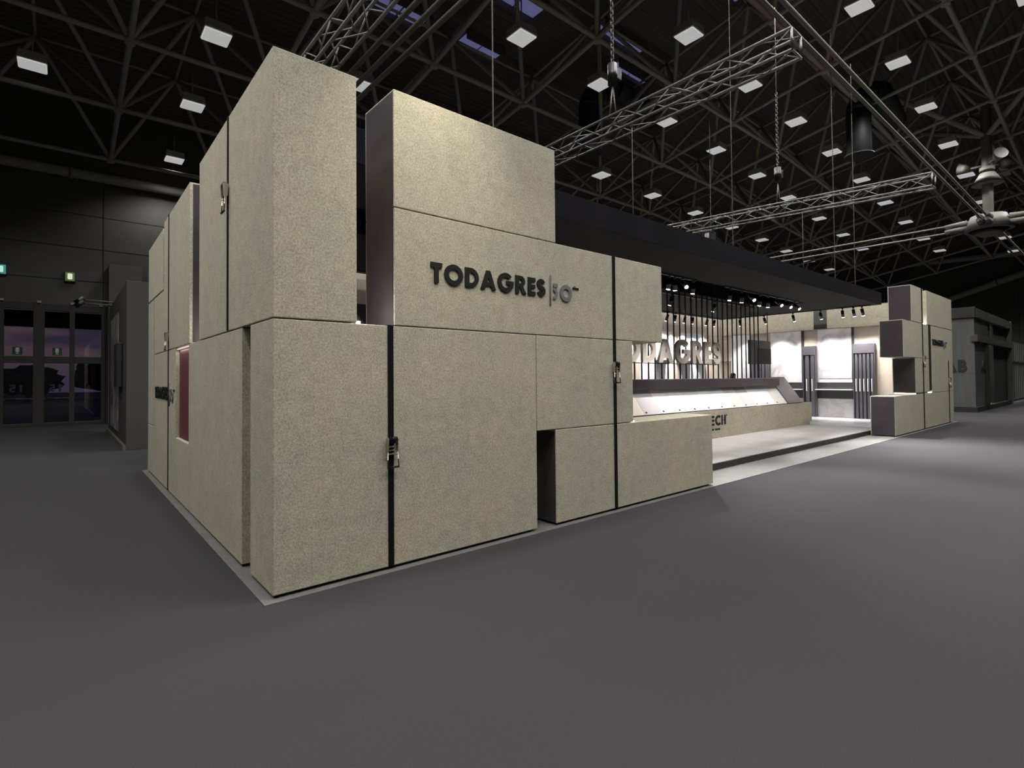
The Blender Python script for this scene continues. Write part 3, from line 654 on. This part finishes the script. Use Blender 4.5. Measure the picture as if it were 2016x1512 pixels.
t = tag(box('slot_shade', 19.025, 19.355, .010, .10, 1.14, 3.14, mat('slot_shade_black', (.01, .009, .01), .6)), 'black sheet standing in for the shade in the slot of the far tower', 'panel')  # added sheet almost flush with the faces; its black stands in for the gap's shade

# ------------------------------------------------------------------ lettering on the blocks
brand_sign(frame((1.349, -.001, 2.485), (1, 0, 0), (0, 0, 1)), 'charcoal TODAGRES letters with grey 50 años on the long front block')
brand_sign(frame((19.46, -.001, 2.555), (1, 0, 0), (0, 0, 1)), 'small-looking TODAGRES 50 lettering on the far tower')
brand_sign(frame((-.001, 6.44, 1.345), (0, -1, 0), (0, 0, 1)), 'TODAGRES 50 lettering on the side wall by the red niche')

# ------------------------------------------------------------------ ratchet straps
def strap(F, z_top, z_bot, z_buck, label, w=.052, top_len=.3, flap=0.05, bs=1.0, two=False):
    """F: local frame x across, y up, z outwards; strap runs along local y"""
    s = thing('ratchet_strap', label, 'strap', (F @ Vector((0, z_bot, 0))))
    def bx(nm, x0, x1, y0, y1, za, zb_, M, par, bev=.002):
        key = ('sb', round(x1 - x0, 4), round(y1 - y0, 4), round(zb_ - za, 4), M.name)
        if key not in MESH:
            bm = bmesh.new(); bmesh.ops.create_cube(bm, size=1); bmesh.ops.scale(bm, vec=(x1 - x0, y1 - y0, zb_ - za), verts=bm.verts)
            if bev: bmesh.ops.bevel(bm, geom=bm.edges[:], offset=min(bev, (zb_ - za) * .3, (x1 - x0) * .3), segments=1, affect='EDGES')
            me = bpy.data.meshes.new(nm); bm.to_mesh(me); bm.free(); me.materials.append(M); MESH[key] = me
        return link(nm, MESH[key], par, mw=F @ Matrix.Translation(((x0 + x1) / 2, (y0 + y1) / 2, (za + zb_) / 2)))
    bx('webbing', -w / 2, w / 2, z_buck, z_top + .006, .001, .006, WEB, s)
    bx('webbing', -w / 2, w / 2, z_bot, z_buck + .02, .001, .007, WEB, s)
    bx('webbing_over_top', -w / 2, w / 2, z_top + .001, z_top + .007, -top_len, .006, WEB, s)
    b = bs; hw = w / 2 + .014 * b
    bk = bx('buckle', -hw, hw, z_buck - .015 * b, z_buck + .01 * b, .008, .03, STEEL, s)
    for sx in (-1, 1):
        pl = [(-.016, .02), (.016, .02), (.016, -.10), (-.002, -.15), (-.016, -.13)]
        bm = bmesh.new()
        xa, xb = sorted((sx * hw, sx * (hw + .006)))
        for x in (xa, xb):
            pass
        bmesh.ops.create_cube(bm, size=1); bmesh.ops.scale(bm, vec=(.006, .13 * b, .05 * b), verts=bm.verts)
        for v in bm.verts:
            if v.co.y < 0: v.co.z *= .6
        bmesh.ops.bevel(bm, geom=[e_ for e_ in bm.edges if abs(e_.verts[0].co.x - e_.verts[1].co.x) > .001], offset=.012 * b, segments=3, affect='EDGES')
        me = bpy.data.meshes.new('side_plate'); bm.to_mesh(me); bm.free(); me.materials.append(STEEL)
        link('side_plate', me, bk, mw=F @ Matrix.Translation((sx * (hw + .003), z_buck - .04 * b, .028 * b)))
        # handle arm, flaring outwards below
        a = F @ Vector((sx * (hw + .004), z_buck - .10 * b, .035)); c = F @ Vector((sx * (hw + .012), z_buck - .225 * b, .045)); tube('handle_arm', a, c, .005 * b, STEEL, bk, 6)
    for dy, r, M in ((.012, .017, DARKMETAL), (-.055, .008, STEEL), (-.085, .007, STEEL), (-.115, .007, BRASSY)):
        tube('roller', F @ Vector((-hw, z_buck + dy * b, .034)), F @ Vector((hw, z_buck + dy * b, .034)), r * b, M, bk, 10)
    tube('handle_grip', F @ Vector((-hw - .014, z_buck - .225 * b, .045)), F @ Vector((hw + .014, z_buck - .225 * b, .045)), .009 * b, DARKMETAL, bk, 10)
    bx('webbing_roll', -w / 2 + .002, w / 2 - .002, z_buck - .03 * b, z_buck + .005, .012, .045, WEB, s)
    return s
strap(frame((.950, -.001, 0), (1, 0, 0), (0, 0, 1)), 2.066, z0, 1.095, 'black ratchet strap with steel buckle over the corner block edge', .053)
strap(frame((3.945, -.001, 0), (1, 0, 0), (0, 0, 1)), 3.093, z0, 1.775, 'black ratchet strap down the front block stack under the lettering', .055)
strap(frame((-.001, 1.40, 0), (0, -1, 0), (0, 0, 1)), 4.105, 2.08, 3.44, 'black ratchet strap down the side of the tall corner column', .05, bs=1.1)
strap(frame((-.001, 5.06, 0), (0, -1, 0), (0, 0, 1)), 4.07, z0, 2.30, 'black ratchet strap down the side wall past the side lettering', .05)
strap(frame((18.33, -.001, 0), (1, 0, 0), (0, 0, 1)), 4.20, z0, 2.16, 'black ratchet strap down the far tower beside the black slot', .10, bs=1.3)
strap(frame((21.6, -.001, 0), (1, 0, 0), (0, 0, 1)), 2.10, z0, 1.50, 'short black ratchet strap at the outer end of the far tower', .09, bs=1.3, top_len=.0)

# ================================================================== canopy
CX0, CX1, CY0, CY1, CZ0, CZ1 = 1.1, 18.28, 1.0, 6.28, 3.83, 4.18
t = thing('hanging_canopy', 'large flat black canopy hanging over the stand', 'canopy', (9.7, 3.6, CZ0))
box('fascia', CX0, CX1, CY0, CY0 + .02, CZ0, CZ1, CANOPY, t); box('fascia', CX0, CX1, CY1 - .02, CY1, CZ0, CZ1, CANOPY, t)
box('fascia', CX0, CX0 + .02, CY0 + .02, CY1 - .02, CZ0, CZ1, CANOPY, t); box('fascia', CX1 - .02, CX1, CY0 + .02, CY1 - .02, CZ0, CZ1, CANOPY, t)
box('top_cover', CX0, CX1, CY0, CY1, CZ1, CZ1 + .02, CANOPY, t)
box('soffit_front', CX0 + .02, CX1 - .02, CY0 + .02, 2.36, CZ0, CZ0 + .02, CANOPYU, t); box('soffit_back', CX0 + .02, CX1 - .02, 3.50, CY1 - .02, CZ0, CZ0 + .02, CANOPYU, t)
box('soffit_end', 15.9, CX1 - .02, 2.36, 3.50, CZ0, CZ0 + .02, CANOPYU, t); box('recess_side', CX0 + .1, 15.9, 2.36, 2.38, CZ0 + .02, CZ1, CANOPY, t); box('recess_side', CX0 + .1, 15.9, 3.48, 3.50, CZ0 + .02, CZ1, CANOPY, t)

# ------------------------------------------------------------------ track spotlights
def track(a, b, label):
    o = thing('light_track', label, 'light track', a)
    a, b = Vector(a), Vector(b); d = (b - a); n = d.normalized(); s = Vector((-n.y, n.x, 0)) * .018
    x0, x1 = sorted((a.x - abs(s.x), b.x + abs(s.x))); y0, y1 = sorted((a.y - abs(s.y), b.y + abs(s.y)))
    box('rail', x0, x1, y0, y1, CZ0 - .035, CZ0, mat('track_rail', (.03, .028, .03), .4), o)
    tube('feed_box', a + Vector((0, 0, -.02)), a + n * .12 + Vector((0, 0, -.02)), .014, DARKMETAL, o, 8)
track((8.3, 2.34, CZ0), (9.8, 2.34, CZ0), 'black light track at the left end of the canopy recess')
track((11.1, 2.33, CZ0), (15.45, 2.33, CZ0), 'long black light track along the canopy recess')
track((18.0, 1.2, CZ0), (18.0, 5.9, CZ0), 'black light track facing the sample wall')
track((3.0, 6.0, CZ0), (17.6, 6.0, CZ0), 'black light track facing the rear wall')
track((6.5, 3.75, CZ0), (15.5, 3.75, CZ0), 'black light track behind the hanging letters')
SPD = bpy.data.lights.new('track_spot_lamp', 'SPOT'); SPD.energy = SPOT_W; SPD.spot_size = math.radians(75); SPD.spot_blend = .7; SPD.shadow_soft_size = .05; SPD.color = (1, .975, .96)
SPD2 = SPD.copy(); SPD2.energy = SPOT_W * 1.15; SPD4 = SPD.copy(); SPD4.energy = SPOT_W * 2.6; SPD3 = SPD.copy(); SPD3.energy = SPOT_W * 11; SPD3.spot_size = math.radians(56); SPD3.spot_blend = 1.0
def spot(x, y, aim, label, group, data=SPD):
    p = Vector((x, y, CZ0 - .035)); t = thing('track_spotlight', label, 'spotlight', p, group)
    aim = Vector(aim); piv = p + Vector((0, 0, -.09)); d = (aim - piv).normalized()
    tube('adapter', p, p + Vector((0, 0, -.03)), .03, DARKMETAL, t, 10); tube('stem', p + Vector((0, 0, -.02)), piv, .010, DARKMETAL, t, 8)
    a, b = piv - d * .02, piv + d * .20
    bd = tube('lamp_body', a, b, .045, DARKMETAL, t, 16)
    tube('lens', b, b + d * .012, .040, LENS, bd, 16)
    lo = bpy.data.objects.new('spot_lamp', data); COL.objects.link(lo)
    q = (-d).to_track_quat('Z', 'Y'); lo.parent = t; lo.location = (b + d * .03) - p; lo.rotation_euler = q.to_euler()
ISL = 'spotlights over the display island'
for x, ax in ((8.75, 8.6), (8.95, 9.6), (9.70, 9.8), (11.40, 11.2), (11.99, 12.2), (12.99, 13.0), (13.46, 13.9)):
    spot(x, 2.34, (ax, 2.75, 1.0), 'black track spotlight shining on the sloping sample tiles', ISL)
for x, ax in ((9.25, 7.2), (12.4, 10.6), (13.98, 13.0), (14.58, 13.6), (15.15, 14.6)):
    spot(x, 2.34, (ax, -1.7, 0), 'black track spotlight turned outwards to the carpet', 'spotlights turned to the carpet', SPD3)
for y, ay in ((5.4, 5.6), (4.5, 4.2), (3.52, 3.3), (2.65, 2.6), (2.0, 2.1), (1.69, 1.6), (1.45, 1.3)):
    spot(18.0, y, (18.98, ay, 1.3), 'black track spotlight shining on the sample wall', 'spotlights along the sample wall', SPD2)
for x, ax in ((3.2, 3.3), (7.0, 7.2), (10.5, 10.4), (13.0, 13.3), (14.25, 14.3), (14.70, 15.2), (15.3, 15.6), (15.79, 16.4), (16.78, 16.9), (17.28, 17.8)):
    spot(x, 6.0, (ax, 6.68, 2.0), 'black track spotlight shining on the rear wall', 'spotlights along the rear wall', SPD4)
for x in (8.8, 11.0, 13.2): spot(x, 3.75, (x, 5.0, .12), 'black track spotlight behind the hanging letters', 'spotlights behind the letters', SPD2)

# lamp on the end of the truss over the corner column, lighting the lettering side of the blocks
t = thing('truss_spotlight', 'black spotlight on the truss end above the corner column', 'spotlight', (1.5, -1.25, 5.6))
box('clamp', 1.46, 1.54, -1.28, -1.2, 5.66, 5.825, DARKMETAL, t, .01); tube('lamp_body', (1.5, -1.25, 5.75), (1.42, -1.02, 5.35), .10, DARKMETAL, t, 16)
l_ = bpy.data.lights.new('truss_lamp', 'SPOT'); l_.energy = 150; l_.spot_size = math.radians(70); l_.spot_blend = 1.0; l_.shadow_soft_size = .08; l_.color = (1, .93, .78)
q = bpy.data.objects.new('truss_lamp', l_); COL.objects.link(q); q.parent = t
d = (Vector((1.3, 0, 3.3)) - Vector((1.41, -1.0, 5.33))).normalized(); q.location = Vector((1.41, -1.0, 5.30)) - Vector((1.5, -1.25, 5.6)); q.rotation_euler = (-d).to_track_quat('Z', 'Y').to_euler()

# ================================================================== stand interior
# ---- display island
def island():
    t = thing('display_island', 'long board display counter with sloping sample tiles under a black ridge', 'display counter', (11.5, 3.0, .117))
    box('base_panel', 6.3, 16.9, 2.57, 2.63, .117, .80, BOARD, t, .004); box('base_panel', 16.84, 16.9, 2.63, 4.2, .117, .80, BOARD, t, .004)
    box('base_body', 6.3, 16.84, 2.63, 4.2, .117, .76, KERB, t)
    n = Vector((0, -.54, .38)).normalized()
    # sloping carcass
    prism('slope_body', [(2.585, .80), (2.96, 1.345), (3.30, 1.345), (3.30, .80)], 0, 6.3, 16.2, BLACK, t, .004)
    box('ridge', 6.3, 15.16, 2.80, 3.30, 1.345, 1.575, BLACK, t, .02); prism('ridge_end', [(2.98, 1.345), (3.14, 1.575), (3.30, 1.575), (3.30, 1.345)], 0, 15.16, 16.2, BLACK, t, .004)
    # black border at the right end and black band below the ridge
    up = Vector((0, .38, .545)).normalized()
    def slab(nm, x0, x1, s0, s1, th, M, par, off=.002):
        bm = bmesh.new(); o0 = Vector((0, 2.59, .805)); nn = Vector((0, -up.z, up.y)); vs_ = []
        for h in (off, off + th):
            for x, s in ((x0, s0), (x1, s0), (x1, s1), (x0, s1)): vs_.append(bm.verts.new(o0 + Vector((x, 0, 0)) + up * s + nn * h))
        for f in ((0, 1, 2, 3), (7, 6, 5, 4), (0, 4, 5, 1), (1, 5, 6, 2), (2, 6, 7, 3), (3, 7, 4, 0)): bm.faces.new([vs_[i] for i in f])
        bmesh.ops.recalc_face_normals(bm, faces=bm.faces)
        c = sum((v.co for v in bm.verts), Vector()) / 8; bmesh.ops.translate(bm, vec=-c, verts=bm.verts)
        return bmobj(nm, bm, M, par, c)
    cols = {'cream': (.78, .75, .70), 'white': (.80, .80, .80), 'cool': (.72, .74, .76), 'beige': (.66, .58, .49), 'mauve': (.50, .46, .46), 'grey': (.42, .40, .40), 'stone': (.60, .58, .54)}
    seq = ['grey', 'stone', 'beige', 'mauve', 'cream', 'cream', 'cool', 'white', 'white', 'beige', 'mauve', 'white', 'white', 'cream', 'cool']
    x = 6.36
    xs0 = 8.16 - .63 * 3
    for k, c in enumerate(seq):
        a = xs0 + .63 * k; b = min(a + .624, 15.15)
        if a > 15.1: break
        M = mat('tile_' + c, cols[c], .35)
        tl = tag(slab('sample_tile', a, b, .015, .655, .012, M, t), '%s sample tile' % c)
        slab('code_tag', a + .05, a + .115, .05, .085, .003, DARKMETAL, tl, .0145)
    slab('black_border', 15.165, 16.2, .0, .95, .03, BLACK, t)
    # lettering on the base
    F = frame((10.55, 2.569, .43), (1, 0, 0), (0, 0, 1)); s = 0
    for c in ('T', 'e3', 'C', 'H2'):
        w, lp = GL[c]; link('letter', outline_mesh(lp, .30, .24, .006, LETTER), t, mw=F @ Matrix.Translation((s, 0, .003))); s += (w + .13) * .30
    link('letter', outline_mesh([arc(0, 0, .02, 0, 330, 11)], 1, 1, .006, LETTER), t, mw=F @ Matrix.Translation((s + .01, .23, .003)))
    q = .06
    for wlen in (7, 6):
        for k in range(wlen): link('small_text', outline_mesh([rect(0, 0, .034, .045)], 1, 1, .004, LETTER, 'tinyblk'), t, mw=F @ Matrix.Translation((q, -.12, .002))); q += .043
        q += .04
island()
# ---- hanging letters and rod screen
t = thing('hanging_sign', 'cream TODAGRES letters hanging in front of the black rods', 'sign', (7.87, 3.30, 1.97))
word('TODAGRES', frame((7.80, 3.36, 1.97), (1, 0, 0), (0, 0, 1)), .585, 1.12, .14, .07, CREAMLET, t)
tube('lower_rail', (7.8, 3.40, 1.955), (12.7, 3.40, 1.955), .010, ROD, t, 6)
t = thing('rod_screen', 'screen of thin black upright rods above the display counter', 'screen', (11.5, 3.44, 1.575))
x = 7.6
while x < 15.3:
    tube('rod', (x, 3.44, 1.2), (x, 3.44, 4.17), .019, ROD, t, 8); x += .272
box('foot_rail', 7.4, 15.4, 3.41, 3.47, 1.17, 1.21, ROD, t)
# ---- hanging dark display box
t = thing('hanging_display', 'dark brown hanging box with a black screen behind the counter end', 'display', (16.6, 4.2, 2.03))
BROWN = mat('dark_brown_panel', (0.045, 0.036, 0.033), .6)
box('box_shell', 15.85, 17.33, 4.0, 4.08, 2.03, 2.82, BROWN, t, .01); box('screen', 16.35, 17.32, 3.985, 4.0, 2.035, 2.56, mat('screen_black', (.006, .006, .006), .8), t)
for x in (15.95, 16.5, 17.2): tube('hanger', (x, 4.04, 2.82), (x, 4.04, 3.825), .015, ROD, t, 8)

# ---- rear wall (along X) and sample wall (along Y)
BEIGE = mat('beige_plaster', (0.46, 0.40, 0.33), .7); add_noise(BEIGE, (.43, .375, .31), (.49, .43, .355), 3)
TAN = mat('tan_panel', (0.40, 0.33, 0.26), .6)
rw = struct(box('wall_rear', .76, 19.0, 6.7, 6.85, .117, 3.93, BEIGE))
x = 1.2; k = 0
for (a, b, M, nm) in ((1.2, 3.0, BEIGE, 'wall_panel'), (3.05, 4.9, KERB, 'wall_panel'), (5.0, 7.4, MARB, 'wall_slab'), (7.5, 7.9, TAN, 'wall_panel'), (8.0, 10.4, MARB2, 'wall_slab'), (10.5, 10.9, TAN, 'wall_panel'), (11.0, 13.2, MARB2, 'wall_slab'), (13.25, 13.55, TAN, 'wall_panel'), (13.6, 14.55, MARB2, 'wall_slab'), (14.6, 15.5, MARB, 'wall_slab'), (15.53, 15.93, TAN, 'wall_panel'), (15.98, 16.85, mat('cool_slab', (.66, .69, .72), .3), 'wall_slab'), (16.9, 17.7, mat('cool_slab', (.66, .69, .72), .3), 'wall_slab'), (17.76, 18.4, TAN, 'wall_panel')):
    box(nm, a, b, 6.665, 6.70, .117, 3.25, M, rw)
for a, b in ((14.4, 15.1), (15.75, 16.7), (17.0, 17.7)): box('wall_shelf', a, b, 6.35, 6.66, 2.12, 2.22, KERB, rw)
sw = struct(box('wall_end', 19.0, 19.15, .62, 6.85, .117, 3.95, BEIGE))
box('top_band', 18.96, 19.0, .62, 3.20, 3.25, 3.95, BOARD, sw)
# upper band as a board strip with a black niche in it
box('top_band', 18.96, 19.0, 3.21, 6.66, 3.25, 3.95, BOARD, sw)
box('niche_panel', 18.95, 18.96, 2.79, 3.21, 3.26, 3.42, KERB, sw); box('niche_panel', 18.95, 18.96, 2.79, 3.21, 3.42, 3.90, mat('slate_panel', (.075, .085, .085), .5), sw)
box('marble_slab', 18.97, 19.0, 3.63, 4.72, 1.40, 3.235, MARB, sw); box('marble_slab', 18.97, 19.0, 2.05, 3.10, 1.40, 3.24, MARB, sw); box('marble_slab', 18.97, 19.0, 5.47, 6.24, .6, 3.24, mat('white_slab', (.74, .74, .76), .25), sw)
box('profile', 18.94, 19.0, 3.555, 3.63, 1.38, 3.24, KERB, sw); box('profile', 18.94, 19.0, 1.985, 2.05, 1.38, 3.24, KERB, sw)
box('lower_slab', 18.97, 19.0, 2.0, 3.13, .21, .84, MARB2, sw); box('lower_slab', 18.97, 19.0, 3.56, 4.71, .21, .84, MARB2, sw)
box('shelf_back', 18.965, 19.0, 2.0, 3.13, .84, 1.40, KERB, sw); box('shelf_back', 18.965, 19.0, 3.56, 4.71, .84, 1.40, KERB, sw)
box('shelf', 18.70, 18.96, 2.0, 3.12, 1.14, 1.17, WHITE, sw); box('shelf', 18.70, 18.96, 3.56, 4.71, 1.14, 1.17, WHITE, sw)
box('niche_panel', 18.95, 18.99, 6.27, 6.66, .6, 2.24, mat('brown_niche', (.13, .10, .075), .6), sw)
pl = thing('logo_plate', 'grey bordered white name plate on the veined sample slab', 'plate', (18.96, 2.55, 1.7))
fr_ = [rect(-.49, -.175, .49, .175), rect(-.39, -.085, .39, .085)]
link('plate_border', outline_mesh(fr_, 1, 1, .012, mat('plate_grey', (.42, .38, .40), .5)), pl, mw=frame((18.962, 2.555, 1.71), (0, -1, 0), (0, 0, 1)))
box('plate_face', 18.960, 18.969, 2.165, 2.945, 1.627, 1.793, mat('plate_white', (.75, .73, .73), .4), pl)
struct(box('floor_podium', 16.65, 19.0, .70, 2.55, .117, .20, WHITE)); struct(box('floor_podium', 16.92, 19.0, 2.56, 6.6, .117, .20, WHITE))
def rack(y0, y1, n, label):
    t = thing('sample_rack', label, 'rack', (18.88, (y0 + y1) / 2, .2))
    box('back_panel', 18.90, 18.955, y0, y1, .205, 2.67, RACK, t); box('header', 18.80, 18.90, y0, y1, 2.36, 2.67, RACK, t)
    st = (y1 - y0 - .06) / n
    box('dark_gap', 18.885, 18.90, y0 + .02, y1 - .02, .205, 2.36, DARKMETAL, t)
    for k in range(n):
        a = y0 + .04 + k * st; s = box('sliding_panel', 18.82, 18.885, a, a + st * .66, .205, 2.345, RACK, t)
        box('handle', 18.805, 18.82, a + st * .40, a + st * .40 + .022, 1.10, 1.52, mat('handle_metal', (.7, .68, .66), .3), s)
    for y in (y0, y1 - .02): box('side_cheek', 18.80, 18.90, y, y + .02, .205, 2.36, RACK, t)
rack(3.13, 3.545, 2, 'graphite rack of two sliding sample panels between marble slabs'); rack(1.36, 1.98, 5, 'graphite rack of five sliding sample panels near the far tower'); rack(4.73, 5.45, 5, 'graphite rack of sliding panels under the hanging dark box')
# rear part of the stand shell on the aisle side
struct(box('wall_inner', .67, .74, .62, 6.7, .117, 3.6, BEIGE))

# ------------------------------------------------------------------ person behind the counter
def person(x, y):
    t = thing('person', 'person with dark hair standing behind the counter, only the head showing', 'person', (x, y, .117))
    S = 1.6 / 1.72; zf = .117
    J = {'pel': (0, 0, .95, .13), 'waist': (0, 0, 1.10, .115), 'chest': (0, .01, 1.30, .135), 'neck': (0, .01, 1.46, .055), 'head0': (0, -.01, 1.54, .07), 'head1': (0, -.005, 1.63, .088), 'head2': (0, 0, 1.69, .06)}
    E = [('pel', 'waist'), ('waist', 'chest'), ('chest', 'neck'), ('neck', 'head0'), ('head0', 'head1'), ('head1', 'head2')]
    for s, n_ in ((-1, 'l'), (1, 'r')):
        J.update({'hip' + n_: (.09 * s, 0, .90, .09), 'knee' + n_: (.10 * s, -.01, .50, .06), 'ank' + n_: (.10 * s, .01, .09, .04), 'toe' + n_: (.11 * s, -.14, .04, .035),
                  'sh' + n_: (.17 * s, .01, 1.40, .06), 'el' + n_: (.24 * s, .02, 1.13, .042), 'wr' + n_: (.20 * s, -.13, .95, .03), 'hand' + n_: (.17 * s, -.20, .93, .032)})
        E += [('pel', 'hip' + n_), ('hip' + n_, 'knee' + n_), ('knee' + n_, 'ank' + n_), ('ank' + n_, 'toe' + n_), ('chest', 'sh' + n_), ('sh' + n_, 'el' + n_), ('el' + n_, 'wr' + n_), ('wr' + n_, 'hand' + n_)]
        for f in range(5):
            J['f%s%d' % (n_, f)] = (.17 * s + (f - 2) * .016, -.27 - (.02 if f in (1, 2, 3) else 0), .915, .009); E.append(('hand' + n_, 'f%s%d' % (n_, f)))
    keys = list(J); me = bpy.data.meshes.new('body')
    me.from_pydata([(J[k][0] * S, J[k][1] * S, J[k][2] * S) for k in keys], [(keys.index(a), keys.index(b)) for a, b in E], [])
    o = link('body', me, t, (x, y, zf)); md = o.modifiers.new('skin', 'SKIN'); o.modifiers.new('sub', 'SUBSURF').levels = 1
    for k, v in zip(keys, me.skin_vertices[0].data): v.radius = (J[k][3] * S, J[k][3] * S); v.use_root = (k == 'pel')
    me.materials.append(mat('skin', (.45, .26, .19), .6))
    bm = bmesh.new(); bmesh.ops.create_uvsphere(bm, u_segments=20, v_segments=14, radius=1)
    for v in list(bm.verts):
        if v.co.y < -.45 and v.co.z < .35: v.co.y = -.45
    bmesh.ops.scale(bm, vec=(.092, .108, .125), verts=bm.verts); bmobj('hair', bm, mat('dark_hair', (.018, .013, .012), .6), t, (x, y + .015, zf + 1.62 * S + .005))
    bm = bmesh.new(); bmesh.ops.create_cone(bm, cap_ends=False, segments=20, radius1=.19, radius2=.13, depth=.62); bmesh.ops.scale(bm, vec=(1, .72, 1), verts=bm.verts)
    bmobj('jacket', bm, mat('dark_jacket', (.02, .02, .025), .8), t, (x, y + .01, zf + 1.10 * S))
person(15.93, 4.62)
